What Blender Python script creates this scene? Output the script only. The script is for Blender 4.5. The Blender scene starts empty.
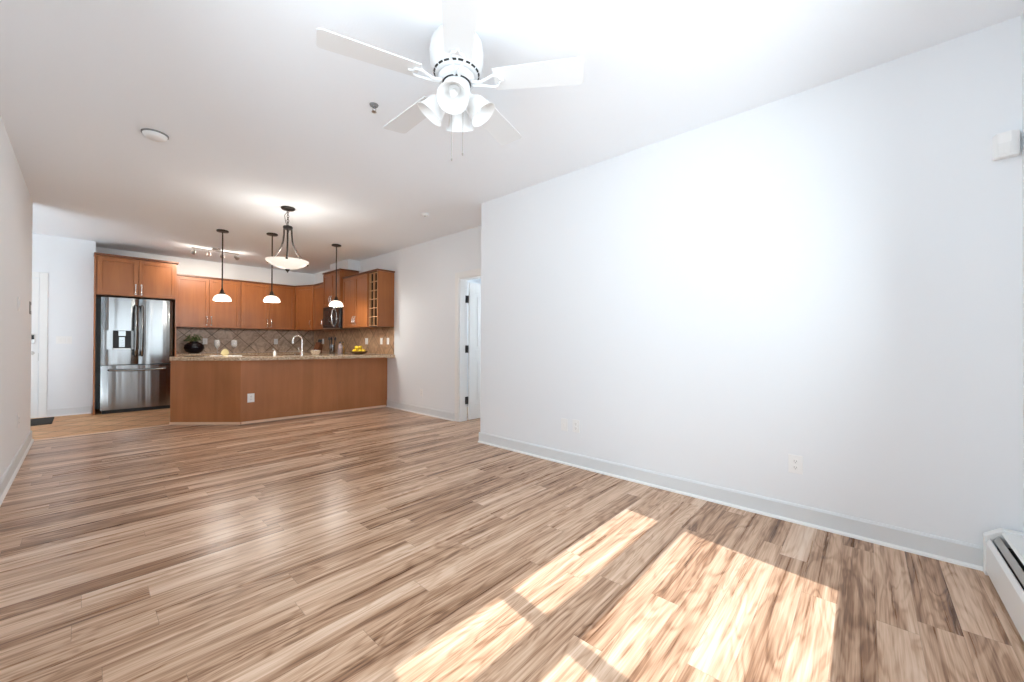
import bpy, bmesh, math, random
from mathutils import Vector, Matrix
random.seed(7)
scn = bpy.context.scene
COL = scn.collection
PI = math.pi

# ------------------------------------------------------------------ camera, sky, sun, exposure
def setup_camera():
    yaw, pitch, roll = map(math.radians, (47.696, 0.330, 0.186))
    F = Vector((math.sin(yaw)*math.cos(pitch), math.cos(yaw)*math.cos(pitch), math.sin(pitch)))
    R0 = Vector((math.cos(yaw), -math.sin(yaw), 0)); U0 = R0.cross(F)
    R = R0*math.cos(roll) + U0*math.sin(roll); U = -R0*math.sin(roll) + U0*math.cos(roll)
    cd = bpy.data.cameras.new('camera'); cam = bpy.data.objects.new('camera', cd); COL.objects.link(cam)
    m = Matrix((R, U, -F)).transposed().to_4x4(); m.translation = (0, 0, 1.15)
    cam.matrix_world = m
    cd.sensor_width = 36; cd.lens = 388.99/1024*36; cd.clip_start = 0.03; cd.clip_end = 200
    scn.camera = cam
setup_camera()

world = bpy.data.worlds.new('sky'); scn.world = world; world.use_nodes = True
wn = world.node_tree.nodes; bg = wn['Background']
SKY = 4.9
# pale daylight sky above, lower half set brighter than it to light the ceiling
wl = world.node_tree.links
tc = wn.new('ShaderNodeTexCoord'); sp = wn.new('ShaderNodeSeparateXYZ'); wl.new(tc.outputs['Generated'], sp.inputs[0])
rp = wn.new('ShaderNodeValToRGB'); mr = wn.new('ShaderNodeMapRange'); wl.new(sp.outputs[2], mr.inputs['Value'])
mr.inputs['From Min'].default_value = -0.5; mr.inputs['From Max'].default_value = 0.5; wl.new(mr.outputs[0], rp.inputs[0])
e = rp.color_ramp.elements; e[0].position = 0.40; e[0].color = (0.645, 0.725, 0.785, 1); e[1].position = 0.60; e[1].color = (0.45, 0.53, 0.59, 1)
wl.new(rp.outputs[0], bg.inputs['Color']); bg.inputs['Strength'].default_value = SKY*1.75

sun_d = bpy.data.lights.new('sun', 'SUN'); sun_d.energy = 4.8; sun_d.angle = math.radians(0.5); sun_d.color = (1, 1, 1)
sun = bpy.data.objects.new('sun', sun_d); COL.objects.link(sun)
sun.rotation_euler = Vector((0.15, 1.0, -1.25)).to_track_quat('-Z', 'Y').to_euler(); sun.location = (0, -6, 8)

vs = scn.view_settings
vs.view_transform = 'Standard'; vs.look = 'None'; vs.gamma = 1; vs.use_curve_mapping = False; vs.exposure = 0.20
cy = scn.cycles
cy.max_bounces = 12; cy.diffuse_bounces = 8; cy.glossy_bounces = 5; cy.caustics_reflective = False; cy.caustics_refractive = False
cy.sample_clamp_indirect = 10.0; cy.use_denoising = True

# ------------------------------------------------------------------ helpers
def box(bm, x0, x1, y0, y1, z0, z1, M=None):
    vs_ = [Vector((x, y, z)) for z in (z0, z1) for y in (y0, y1) for x in (x0, x1)]
    if M: vs_ = [M @ v for v in vs_]
    v = [bm.verts.new(p) for p in vs_]
    for f in ((0,2,3,1), (4,5,7,6), (0,1,5,4), (2,6,7,3), (0,4,6,2), (1,3,7,5)):
        bm.faces.new([v[i] for i in f])
def prism(bm, poly, z0, z1):
    a = [bm.verts.new((x, y, z0)) for x, y in poly]; b = [bm.verts.new((x, y, z1)) for x, y in poly]
    n = len(poly)
    bm.faces.new(a[::-1]); bm.faces.new(b)
    for i in range(n): bm.faces.new((a[i], a[(i+1) % n], b[(i+1) % n], b[i]))
def extrude_profile(bm, prof, axis, a0, a1):
    # prof: list of (p,q); axis 'x': (a,p,q); axis 'y': (p,a,q)
    mk = (lambda a, p, q: (a, p, q)) if axis == 'x' else (lambda a, p, q: (p, a, q))
    A = [bm.verts.new(mk(a0, *p)) for p in prof]; B = [bm.verts.new(mk(a1, *p)) for p in prof]
    n = len(prof)
    bm.faces.new(A); bm.faces.new(B[::-1])
    for i in range(n): bm.faces.new((A[i], B[i], B[(i+1) % n], A[(i+1) % n]))
def lathe(bm, prof, seg=32, M=None, close=False):
    rings = []
    for r, z in prof:
        if r < 1e-6:
            p = Vector((0, 0, z)); rings.append([bm.verts.new(M @ p if M else p)])
        else:
            ring = []
            for i in range(seg):
                a = 2*PI*i/seg; p = Vector((r*math.cos(a), r*math.sin(a), z)); ring.append(bm.verts.new(M @ p if M else p))
            rings.append(ring)
    pairs = list(zip(rings, rings[1:]))
    if close: pairs.append((rings[-1], rings[0]))
    for A, B in pairs:
        for i in range(seg):
            j = (i+1) % seg
            if len(A) == 1 and len(B) == 1: break
            if len(A) == 1: bm.faces.new((A[0], B[j], B[i]))
            elif len(B) == 1: bm.faces.new((A[i], A[j], B[0]))
            else: bm.faces.new((A[i], A[j], B[j], B[i]))
def tube(bm, pts, r, seg=8, cyclic=False):
    pts = [Vector(p) for p in pts]; n = len(pts); rings = []
    rr = r if isinstance(r, (list, tuple)) else [r]*n
    prev = None
    for i, p in enumerate(pts):
        if cyclic: t = pts[(i+1) % n]-pts[i-1]
        else: t = pts[min(i+1, n-1)]-pts[max(i-1, 0)]
        t.normalize()
        if prev is None:
            u = t.orthogonal().normalized()
        else:
            u = (prev - t*prev.dot(t)); u = u.normalized() if u.length > 1e-6 else t.orthogonal().normalized()
        prev = u; w = t.cross(u)
        rings.append([bm.verts.new(p + (u*math.cos(2*PI*k/seg) + w*math.sin(2*PI*k/seg))*rr[i]) for k in range(seg)])
    for i in range(n if cyclic else n-1):
        A, B = rings[i], rings[(i+1) % n]
        for k in range(seg): bm.faces.new((A[k], A[(k+1) % seg], B[(k+1) % seg], B[k]))
    if not cyclic: bm.faces.new(rings[0][::-1]); bm.faces.new(rings[-1])
def ellipsoid(bm, c, r, seg=16, rings=10, M=None):
    prof = [(math.sin(PI*i/rings), -math.cos(PI*i/rings)) for i in range(rings+1)]
    S = Matrix.Translation(c) @ Matrix.Diagonal((*r, 1))
    if M: S = Matrix.Translation(c) @ M @ Matrix.Diagonal((*r, 1))
    lathe(bm, prof, seg, S)
def obj(name, bm, m, parent=None, smooth=False, bevel=0.0, loc=None):
    bmesh.ops.recalc_face_normals(bm, faces=bm.faces)
    me = bpy.data.meshes.new(name); bm.to_mesh(me); bm.free()
    if smooth:
        for p in me.polygons: p.use_smooth = True
    o = bpy.data.objects.new(name, me); COL.objects.link(o)
    me.materials.append(m)
    if parent: o.parent = parent
    if loc: o.location = loc
    if bevel:
        b = o.modifiers.new('bevel', 'BEVEL'); b.width = bevel; b.segments = 2; b.limit_method = 'ANGLE'; b.angle_limit = math.radians(50)
        b.harden_normals = False
    if smooth:
        e = o.modifiers.new('edge', 'EDGE_SPLIT'); e.split_angle = math.radians(42)
    return o
def tag(o, label, cat, group=None, kind=None):
    o['label'] = label; o['category'] = cat
    if group: o['group'] = group
    if kind: o['kind'] = kind
    return o
def thing(name, label, cat, loc=(0,0,0), rotz=0, group=None):
    o = bpy.data.objects.new(name, None); COL.objects.link(o); o.empty_display_size = 0.05
    o.location = loc; o.rotation_euler = (0, 0, rotz)
    return tag(o, label, cat, group)
def kids(o): return [c for c in bpy.data.objects if c.parent == o]
def dup(root, loc, rotz=None, label=None, group=None):
    r = root.copy(); COL.objects.link(r); r.location = loc
    if rotz is not None: r.rotation_euler = (0, 0, rotz)
    if label: r['label'] = label
    if group: r['group'] = group
    for ch in kids(root):
        c = ch.copy(); COL.objects.link(c); c.parent = r
        for g in kids(ch):
            d = g.copy(); COL.objects.link(d); d.parent = c
    return r
def struct(name, bm, m, parent=None, bevel=0.0, smooth=False):
    o = obj(name, bm, m, parent, bevel=bevel, smooth=smooth)
    if parent is None: o['kind'] = 'structure'
    return o
def B(): return bmesh.new()
def bx(*a, M=None):
    bm = B(); box(bm, *a, M=M); return bm

# ------------------------------------------------------------------ materials
def mat(name, color, rough=0.5, metal=0.0, **kw):
    m = bpy.data.materials.new(name); m.use_nodes = True
    b = m.node_tree.nodes['Principled BSDF']
    b.inputs['Base Color'].default_value = (*color, 1); b.inputs['Roughness'].default_value = rough; b.inputs['Metallic'].default_value = metal
    for k, v in kw.items(): b.inputs[k].default_value = v
    return m
class NT:
    def __init__(s, m): s.t = m.node_tree; s.n = s.t.nodes; s.l = s.t.links; s.b = s.n['Principled BSDF']
    def new(s, t, **kw):
        n = s.n.new(t)
        for k, v in kw.items(): setattr(n, k, v)
        return n
    def link(s, a, b): s.l.new(a, b)
    def math(s, op, a, b=None, c=None):
        n = s.new('ShaderNodeMath', operation=op)
        for i, v in enumerate((a, b, c)):
            if v is None: continue
            if hasattr(v, 'is_linked'): s.link(v, n.inputs[i])
            else: n.inputs[i].default_value = v
        return n.outputs[0]
    def ramp(s, fac, stops):
        n = s.new('ShaderNodeValToRGB'); e = n.color_ramp.elements
        while len(e) < len(stops): e.new(0.5)
        for el, (p, c) in zip(e, stops): el.position = p; el.color = (*c, 1)
        s.link(fac, n.inputs[0]); return n.outputs[0]
    def mix(s, fac, a, b, blend='MIX'):
        n = s.new('ShaderNodeMix', data_type='RGBA', blend_type=blend)
        for sock, v in ((n.inputs[0], fac), (n.inputs[6], a), (n.inputs[7], b)):
            if hasattr(v, 'is_linked'): s.link(v, sock)
            elif isinstance(v, (int, float)): sock.default_value = v
            else: sock.default_value = (*v, 1)
        return n.outputs[2]
    def noise(s, vec, scale, detail=3, rough=0.55, dist=0.0):
        n = s.new('ShaderNodeTexNoise'); n.inputs['Scale'].default_value = scale; n.inputs['Detail'].default_value = detail
        n.inputs['Roughness'].default_value = rough; n.inputs['Distortion'].default_value = dist
        s.link(vec, n.inputs['Vector']); return n.outputs['Fac']
    def coord(s):
        return s.new('ShaderNodeNewGeometry').outputs['Position']
    def objco(s): return s.new('ShaderNodeTexCoord').outputs['Object']
    def mapping(s, vec, scale=(1,1,1), rot=(0,0,0), loc=(0,0,0)):
        n = s.new('ShaderNodeMapping'); n.inputs['Scale'].default_value = scale; n.inputs['Rotation'].default_value = rot; n.inputs['Location'].default_value = loc
        s.link(vec, n.inputs['Vector']); return n.outputs[0]
    def bump(s, h, strength=0.2, dist=0.01):
        n = s.new('ShaderNodeBump'); n.inputs['Strength'].default_value = strength; n.inputs['Distance'].default_value = dist
        s.link(h, n.inputs['Height']); s.link(n.outputs[0], s.b.inputs['Normal'])

def wall_mat(name, col, rough=0.75, b=0.06):
    m = mat(name, col, rough); t = NT(m); t.bump(t.noise(t.objco(), 90, 2), b, 0.004); return m
M_wall = wall_mat('wall_paint', (0.81, 0.832, 0.852))
M_ceil = wall_mat('ceiling_paint', (0.89, 0.92, 0.95), 0.9, 0.12)
M_base = mat('baseboard_paint', (0.72, 0.745, 0.755), 0.45)
M_trimw = mat('white_trim', (0.84, 0.835, 0.82), 0.4)
M_white = mat('white_plastic', (0.85, 0.85, 0.84), 0.35)
M_fan = mat('fan_white', (0.74, 0.745, 0.745), 0.3)
M_dark = mat('dark_gap', (0.015, 0.013, 0.012), 0.5)
M_black = mat('black_plastic', (0.014, 0.013, 0.014), 0.35)
M_gloss = mat('black_glass', (0.012, 0.012, 0.014), 0.05)
M_bronze = mat('dark_bronze', (0.045, 0.038, 0.034), 0.38, 0.6)
M_chrome = mat('chrome', (0.82, 0.81, 0.79), 0.16, 1.0)
M_nickel = mat('brushed_nickel', (0.55, 0.53, 0.50), 0.3, 1.0)
M_grey = mat('grey_plastic', (0.25, 0.25, 0.25), 0.5)
M_heater = mat('heater_enamel', (0.80, 0.81, 0.80), 0.35)
M_mat = mat('mat_fibre', (0.022, 0.02, 0.019), 0.95)
M_frost = mat('frosted_glass', (0.80, 0.80, 0.79), 0.35)
M_lemon = mat('lemon_skin', (0.85, 0.60, 0.03), 0.4)
M_bowlw = mat('brown_wicker_bowl', (0.16, 0.085, 0.03), 0.5)
M_leaf = mat('leaf_green', (0.08, 0.13, 0.035), 0.6)
M_vase = mat('black_glaze', (0.010, 0.008, 0.012), 0.12)
M_glass = mat('clear_glass', (1, 1, 1), 0.04, **{'Transmission Weight': 0.82, 'IOR': 1.45})
M_pane = mat('window_glass', (1, 1, 1), 0.0)
def pane_mat(m):
    t = NT(m); tr = t.new('ShaderNodeBsdfTransparent'); gl = t.new('ShaderNodeBsdfGlossy'); gl.inputs['Roughness'].default_value = 0.0
    mx = t.new('ShaderNodeMixShader'); fr = t.new('ShaderNodeFresnel'); fr.inputs[0].default_value = 1.12
    t.link(fr.outputs[0], mx.inputs[0]); t.link(tr.outputs[0], mx.inputs[1]); t.link(gl.outputs[0], mx.inputs[2])
    t.link(mx.outputs[0], t.n['Material Output'].inputs['Surface'])
pane_mat(M_pane)
def emis(name, col, s, base=(0.8, 0.78, 0.74)):
    return mat(name, base, 0.35, **{'Emission Color': (*col, 1), 'Emission Strength': s})
M_shade = emis('lit_pendant_glass', (1.0, 0.90, 0.74), 1.3)
M_bowl = emis('lit_alabaster_bowl', (1.0, 0.93, 0.80), 0.55)
M_bulb = emis('lit_spot_lens', (1.0, 0.88, 0.68), 14)

# laminate planks running along X
def floor_mat():
    m = mat('laminate_planks', (0.4, 0.3, 0.2), 0.3); t = NT(m)
    sep = t.new('ShaderNodeSeparateXYZ'); t.link(t.coord(), sep.inputs[0]); X, Y = sep.outputs[0], sep.outputs[1]
    W, L = 0.127, 1.215
    yr = t.math('DIVIDE', t.math('ADD', Y, 0.03), W); row = t.math('FLOOR', yr)
    wn1 = t.new('ShaderNodeTexWhiteNoise', noise_dimensions='1D'); t.link(row, wn1.inputs['W'])
    xr = t.math('ADD', t.math('DIVIDE', X, L), wn1.outputs['Value']); colm = t.math('FLOOR', xr)
    cv = t.new('ShaderNodeCombineXYZ'); t.link(row, cv.inputs[0]); t.link(colm, cv.inputs[1])
    wn2 = t.new('ShaderNodeTexWhiteNoise', noise_dimensions='3D'); t.link(cv.outputs[0], wn2.inputs['Vector'])
    off = t.new('ShaderNodeVectorMath', operation='SCALE'); t.link(wn2.outputs['Color'], off.inputs[0]); off.inputs['Scale'].default_value = 40
    pos = t.new('ShaderNodeCombineXYZ'); t.link(X, pos.inputs[0]); t.link(Y, pos.inputs[1])
    add = t.new('ShaderNodeVectorMath', operation='ADD'); t.link(pos.outputs[0], add.inputs[0]); t.link(off.outputs[0], add.inputs[1])
    P = add.outputs[0]
    # contour figure
    f1 = t.noise(t.mapping(P, (1.5, 10.0, 1)), 1.0, 2, 0.5, 0.9)
    ring = t.math('SINE', t.math('MULTIPLY', f1, 44.0))
    ring = t.math('POWER', t.math('MULTIPLY_ADD', ring, 0.5, 0.5), 2.0)
    f0 = t.noise(t.mapping(P, (0.45, 11.0, 1)), 1.0, 2, 0.5, 0.5)        # broad light and dark bands
    f2 = t.noise(t.mapping(P, (0.9, 34.0, 1)), 1.0, 5, 0.68, 0.3)        # streaks
    f3 = t.noise(t.mapping(P, (5.0, 170.0, 1)), 1.0, 2, 0.5)             # fine grain
    v = t.math('ADD', t.math('MULTIPLY', f2, 0.76), t.math('MULTIPLY_ADD', ring, -0.095, -0.025))
    v = t.math('ADD', v, t.math('MULTIPLY', f0, 0.50))
    v = t.math('ADD', v, t.math('MULTIPLY_ADD', f3, 0.24, -0.10))
    v = t.math('ADD', v, t.math('MULTIPLY_ADD', wn2.outputs['Value'], 0.17, -0.085))
    c = t.ramp(v, [(0.32, (0.115, 0.053, 0.028)), (0.46, (0.29, 0.156, 0.088)), (0.585, (0.50, 0.313, 0.200)), (0.715, (0.66, 0.458, 0.322)), (0.87, (0.78, 0.605, 0.475))])
    fy = t.math('FRACT', yr); fx = t.math('FRACT', xr)
    ey = t.math('LESS_THAN', fy, 0.012); ex = t.math('LESS_THAN', fx, 0.0016)
    e = t.math('MAXIMUM', ey, ex)
    c = t.mix(t.math('MULTIPLY', e, 0.40), c, (0.06, 0.032, 0.018))
    t.link(c, t.b.inputs['Base Color'])
    t.link(t.math('MULTIPLY_ADD', f2, 0.14, 0.22), t.b.inputs['Roughness']); t.b.inputs['Specular IOR Level'].default_value = 0.28
    h = t.math('SUBTRACT', t.math('MULTIPLY', f3, 0.25), e)
    t.bump(h, 0.10, 0.003)
    return m
M_floor = floor_mat()

def brick_tile(name, size, rot, c1, c2, grout, rough, plane, noise_amt=0.5, offset=0.0):
    m = mat(name, c1, rough); t = NT(m); P = t.coord()
    if plane == 'xz': r0 = (PI/2, 0, 0)
    if plane == 'yz': r0 = None
    sep = t.new('ShaderNodeSeparateXYZ'); t.link(P, sep.inputs[0]); cb = t.new('ShaderNodeCombineXYZ')
    a, b = {'xy': (0, 1), 'xz': (0, 2), 'yz': (1, 2)}[plane]
    t.link(sep.outputs[a], cb.inputs[0]); t.link(sep.outputs[b], cb.inputs[1])
    v = t.mapping(cb.outputs[0], rot=(0, 0, rot))
    br = t.new('ShaderNodeTexBrick', offset=offset, squash=1.0); t.link(v, br.inputs['Vector'])
    br.inputs['Scale'].default_value = 1.0; br.inputs['Brick Width'].default_value = size; br.inputs['Row Height'].default_value = size
    br.inputs['Mortar Size'].default_value = 0.007 if plane != 'xy' else 0.008; br.inputs['Mortar Smooth'].default_value = 0.2
    br.inputs['Color1'].default_value = (*c1, 1); br.inputs['Color2'].default_value = (*c2, 1); br.inputs['Mortar'].default_value = (*grout, 1)
    n = t.noise(P, 9, 5, 0.7, 1.2)
    c = t.mix(noise_amt, br.outputs['Color'], t.ramp(n, [(0.3, (0.35, 0.33, 0.32)), (0.6, (1.0, 1.0, 1.0))]), 'MULTIPLY')
    t.link(c, t.b.inputs['Base Color']); t.bump(br.outputs['Fac'], -0.25, 0.004)
    return m
M_tile = brick_tile('terracotta_floor_tile', 0.33, PI/4, (0.68, 0.37, 0.18), (0.78, 0.48, 0.26), (0.28, 0.16, 0.085), 0.6, 'xy', 0.35)
M_splash_x = brick_tile('slate_splash_tile', 0.305, PI/4, (0.47, 0.345, 0.25), (0.58, 0.445, 0.335), (0.19, 0.125, 0.08), 0.4, 'xz', 0.85)
M_splash_y = brick_tile('warm_splash_tile', 0.305, PI/4, (0.44, 0.26, 0.15), (0.54, 0.35, 0.21), (0.22, 0.14, 0.085), 0.4, 'yz', 0.8)

def wood(name, dark, light, rough=0.35, scale=1.0, axis='z'):
    m = mat(name, light, rough); t = NT(m); P = t.coord()
    sc = {'z': (14, 14, 1.1), 'x': (1.1, 14, 14), 'y': (14, 1.1, 14)}[axis]
    n1 = t.noise(t.mapping(P, tuple(s*scale for s in sc)), 1.0, 5, 0.6, 0.5)
    n2 = t.noise(P, 2.2, 2, 0.5)
    v = t.math('ADD', t.math('MULTIPLY', n1, 0.65), t.math('MULTIPLY', n2, 0.35))
    t.link(t.ramp(v, [(0.32, dark), (0.68, light)]), t.b.inputs['Base Color'])
    return m
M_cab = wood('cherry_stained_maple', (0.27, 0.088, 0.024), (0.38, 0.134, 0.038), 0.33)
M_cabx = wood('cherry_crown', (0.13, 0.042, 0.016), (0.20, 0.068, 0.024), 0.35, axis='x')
M_pen = wood('peninsula_veneer', (0.33, 0.128, 0.045), (0.46, 0.185, 0.070), 0.42, 0.45)
M_cablight = mat('wine_lattice_lit', (0.62, 0.36, 0.18), 0.4)  # paleness of the lit lattice edges put into the colour
M_strip = mat('light_wood_strip', (0.80, 0.58, 0.42), 0.4)
M_inside = mat('cabinet_interior', (0.05, 0.022, 0.010), 0.6)
def granite():
    m = mat('speckled_granite', (0.3, 0.25, 0.2), 0.12); t = NT(m); P = t.coord()
    n1 = t.noise(P, 60, 4, 0.7); n2 = t.noise(P, 180, 2, 0.6)
    v = t.math('ADD', t.math('MULTIPLY', n1, 0.6), t.math('MULTIPLY', n2, 0.4))
    t.link(t.ramp(v, [(0.36, (0.10, 0.065, 0.045)), (0.45, (0.40, 0.27, 0.165)), (0.55, (0.66, 0.53, 0.38)), (0.70, (0.80, 0.71, 0.58))]), t.b.inputs['Base Color'])
    return m
M_gran = granite()
def steel():
    m = mat('stainless_steel', (0.28, 0.28, 0.277), 0.2, 1.0); t = NT(m); P = t.coord()
    n = t.noise(t.mapping(P, (300, 300, 2)), 1.0, 2); w = t.noise(t.mapping(P, (9.0, 9.0, 0.3)), 1.0, 1)
    t.link(t.math('MULTIPLY_ADD', n, 0.03, 0.18), t.b.inputs['Roughness'])
    t.bump(w, 0.55, 0.02); return m
M_steel = steel()

# ------------------------------------------------------------------ the setting
C = 2.78; XR = 3.107; X2 = 3.69; XL = -0.418; YW = -0.57; YB = 9.77; YH = 9.25; YR = 3.32; YLE = 7.2
XHL = -2.2
# floors
bm = B(); box(bm, XL-0.12, 5.2, YW-0.12, 7.15, -0.1, 0.0); struct('floor', bm, M_floor)
bm = B(); box(bm, XHL-0.1, X2+0.1, 7.15, YB+0.1, -0.1, 0.0); struct('floor_kitchen', bm, M_tile)
bm = B(); extrude_profile(bm, [(7.125, 0.0005), (7.135, 0.008), (7.165, 0.008), (7.175, 0.0005)], 'x', XL+0.016, 0.80); struct('trim_1', bm, M_strip)
struct('ceiling', bx(XHL-0.1, 5.3, YW-0.12, YB+0.1, C, C+0.12), M_ceil)
# walls
struct('wall_right', bx(XR, X2+0.12, YW, YR, 0, C), M_wall)
DY0, DY1, DZ = 3.43, 4.40, 2.10
bm = B(); box(bm, X2, X2+0.13, DY1, YB+0.1, 0, C); box(bm, X2, X2+0.13, YR, DY1, DZ, C); box(bm, X2, X2+0.13, YR, DY0, 0, DZ); struct('wall_hallway', bm, M_wall)
LY0, LY1, LZ0, LZ1 = 0.35, 1.85, 0.80, 2.32          # unseen window added to the left wall, to fill the room with light
bm = B(); box(bm, XL-0.12, XL, YW, LY0, 0, C); box(bm, XL-0.12, XL, LY1, YLE, 0, C); box(bm, XL-0.12, XL, LY0, LY1, 0, LZ0); box(bm, XL-0.12, XL, LY0, LY1, LZ1, C)
struct('wall_left', bm, M_wall)
bm = B(); a_, b_ = XL-0.08, XL-0.04
box(bm, a_, b_, LY0, LY0+0.05, LZ0, LZ1); box(bm, a_, b_, LY1-0.05, LY1, LZ0, LZ1); box(bm, a_, b_, LY0+0.05, LY1-0.05, LZ0, LZ0+0.05); box(bm, a_, b_, LY0+0.05, LY1-0.05, LZ1-0.05, LZ1); box(bm, a_, b_, 0.975, 1.025, LZ0+0.05, LZ1-0.05)
w3 = struct('added_side_window', bm, M_trimw)
for y0, y1 in ((LY0+0.05, 0.975), (1.025, LY1-0.05)): obj('pane', bx(XL-0.063, XL-0.057, y0, y1, LZ0+0.05, LZ1-0.05), M_pane, w3)
struct('added_sun_blocker', bx(-2.6, XL-0.12, 0.10, 0.22, -0.1, 4.5), M_wall)      # added outside, unseen, to keep sun out of the left window
struct('wall_kitchen', bx(0.113, X2, YB, YB+0.1, 0, C), M_wall)
bm = B(); box(bm, XHL, 0.113, YH, YB+0.1, 0, C); struct('wall_entry', bm, M_wall)
struct('wall_entry_side', bx(XHL-0.1, XHL, YLE-1.5, YB+0.1, 0, C), M_wall)
struct('wall_entry_near', bx(XHL, XL-0.12, YLE-1.6, YLE-1.5, 0, C), M_wall)
struct('wall_soffit', bx(3.44, X2, 7.46, 8.28, 2.585, C), M_wall)
# bedroom beyond the open door
bm = B(); box(bm, X2+0.12, 5.2, YR-0.4, YR-0.3, 0, C); box(bm, X2+0.13, 5.2, 5.3, 5.4, 0, C); box(bm, 5.2, 5.3, YR-0.4, 3.5, 0, C); box(bm, 5.2, 5.3, 4.9, 5.4, 0, C); box(bm, 5.2, 5.3, 3.5, 4.9, 0, 0.8); box(bm, 5.2, 5.3, 3.5, 4.9, 2.2, C); struct('wall_bedroom', bm, M_wall)
bm = B(); box(bm, 5.22, 5.26, 3.5, 3.55, 0.8, 2.2); box(bm, 5.22, 5.26, 4.85, 4.9, 0.8, 2.2); box(bm, 5.22, 5.26, 3.55, 4.85, 0.8, 0.85); box(bm, 5.22, 5.26, 3.55, 4.85, 2.15, 2.2); w2 = struct('added_bedroom_window', bm, M_trimw)  # unseen bedroom window, added to light the open door leaf
obj('pane', bx(5.237, 5.243, 3.55, 4.85, 0.85, 2.15), M_pane, w2)
# window wall with a two-light window, plus an unseen balcony door added for light
W_X0, W_X1, W_XM0, W_XM1 = 0.46, 2.268, 0.995, 1.078
W_Z0, W_Z1, W_ZM0, W_ZM1 = 0.875, 2.352, 1.82, 2.005
YG = -0.62                                            # glass plane
DX0, DX1, DZ1 = -0.30, 0.22, 2.20                    # glass of the added balcony door
fr = 0.05
openings = [(DX0-fr, DX1+fr, 0.0, DZ1+fr), (W_X0-fr, W_X1+fr, W_Z0-fr, W_Z1+fr)]
bm = B()
xs = [XL, DX0-fr, DX1+fr, W_X0-fr, W_X1+fr, X2+0.12]
box(bm, xs[0], xs[1], YW-0.12, YW, 0, C); box(bm, xs[2], xs[3], YW-0.12, YW, 0, C); box(bm, xs[4], xs[5], YW-0.12, YW, 0, C)
box(bm, xs[1], xs[2], YW-0.12, YW, DZ1+fr, C); box(bm, xs[3], xs[4], YW-0.12, YW, W_Z1+fr, C); box(bm, xs[3], xs[4], YW-0.12, YW, 0, W_Z0-fr)
struct('wall_window', bm, M_wall)
yf0, yf1 = YG-0.015, YG+0.015
bm = B()
box(bm, W_X0-fr, W_X0, yf0, yf1, W_Z0-fr, W_Z1+fr); box(bm, W_X1, W_X1+fr, yf0, yf1, W_Z0-fr, W_Z1+fr)
box(bm, W_X0, W_X1, yf0, yf1, W_Z0-fr, W_Z0); box(bm, W_X0, W_X1, yf0, yf1, W_Z1, W_Z1+fr)
box(bm, W_XM0, W_XM1, yf0, yf1, W_Z0, W_Z1); box(bm, W_X0, W_XM0, yf0, yf1, W_ZM0, W_ZM1); box(bm, W_XM1, W_X1, yf0, yf1, W_ZM0, W_ZM1)
w1 = struct('window_1', bm, M_trimw)
for a, b_ in ((W_X0, W_XM0), (W_XM1, W_X1)):
    for z0, z1 in ((W_Z0, W_ZM0), (W_ZM1, W_Z1)):
        obj('pane', bx(a, b_, YG-0.003, YG+0.003, z0, z1), M_pane, w1)
bm = B(); box(bm, DX0-fr, DX0, yf0, yf1, 0, DZ1+fr); box(bm, DX1, DX1+fr, yf0, yf1, 0, DZ1+fr); box(bm, DX0, DX1, yf0, yf1, DZ1, DZ1+fr); box(bm, DX0, DX1, yf0, yf1, 0, 0.1)
d1 = struct('added_balcony_door', bm, M_trimw)
obj('pane', bx(DX0, DX1, YG-0.003, YG+0.003, 0.1, DZ1), M_pane, d1)
def portal(name, x0, x1, z0, z1, side=False):
    l = bpy.data.lights.new(name, 'AREA'); l.shape = 'RECTANGLE'; l.size = x1-x0; l.size_y = z1-z0
    l.cycles.is_portal = True
    o = bpy.data.objects.new(name, l); COL.objects.link(o); o.location = ((x0+x1)/2, YW-0.13, (z0+z1)/2)
    o.rotation_euler = Vector((0, 1, 0)).to_track_quat('-Z', 'Y').to_euler()
    if side: o.location = (XL-0.13, (x0+x1)/2, (z0+z1)/2); o.rotation_euler = Vector((1, 0, 0)).to_track_quat('-Z', 'Y').to_euler(); l.size, l.size_y = (z1-z0, x1-x0)
portal('window_portal', W_X0-fr, W_X1+fr, W_Z0-fr, W_Z1+fr); portal('door_portal', DX0-fr, DX1+fr, 0, DZ1+fr); portal('side_portal', LY0, LY1, LZ0, LZ1, True)

# baseboards with shoe moulding
def baseboard(name, kind, fixed, a0, a1, sgn):
    """profile stands at the plane `fixed`, sticking out towards sgn"""
    bm = B(); p = [(fixed, 0), (fixed+sgn*0.014, 0), (fixed+sgn*0.014, 0.104), (fixed+sgn*0.008, 0.116), (fixed, 0.116)]
    extrude_profile(bm, p, kind, a0, a1); o = struct(name, bm, M_base)
    bm = B(); q = [(fixed+sgn*0.0145, 0), (fixed+sgn*0.030, 0), (fixed+sgn*0.027, 0.010), (fixed+sgn*0.0145, 0.018)]
    extrude_profile(bm, q, kind, a0, a1); obj('shoe_moulding', bm, M_trimw, o)
baseboard('baseboard_right', 'y', XR, YW+0.002, YR+0.014, -1)
baseboard('baseboard_left', 'y', XL, YW+0.02, YLE, 1)
baseboard('baseboard_hallway', 'y', X2, 4.50, 6.395, -1)
baseboard('baseboard_entry', 'x', YH, -0.385, 0.085, -1)

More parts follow.
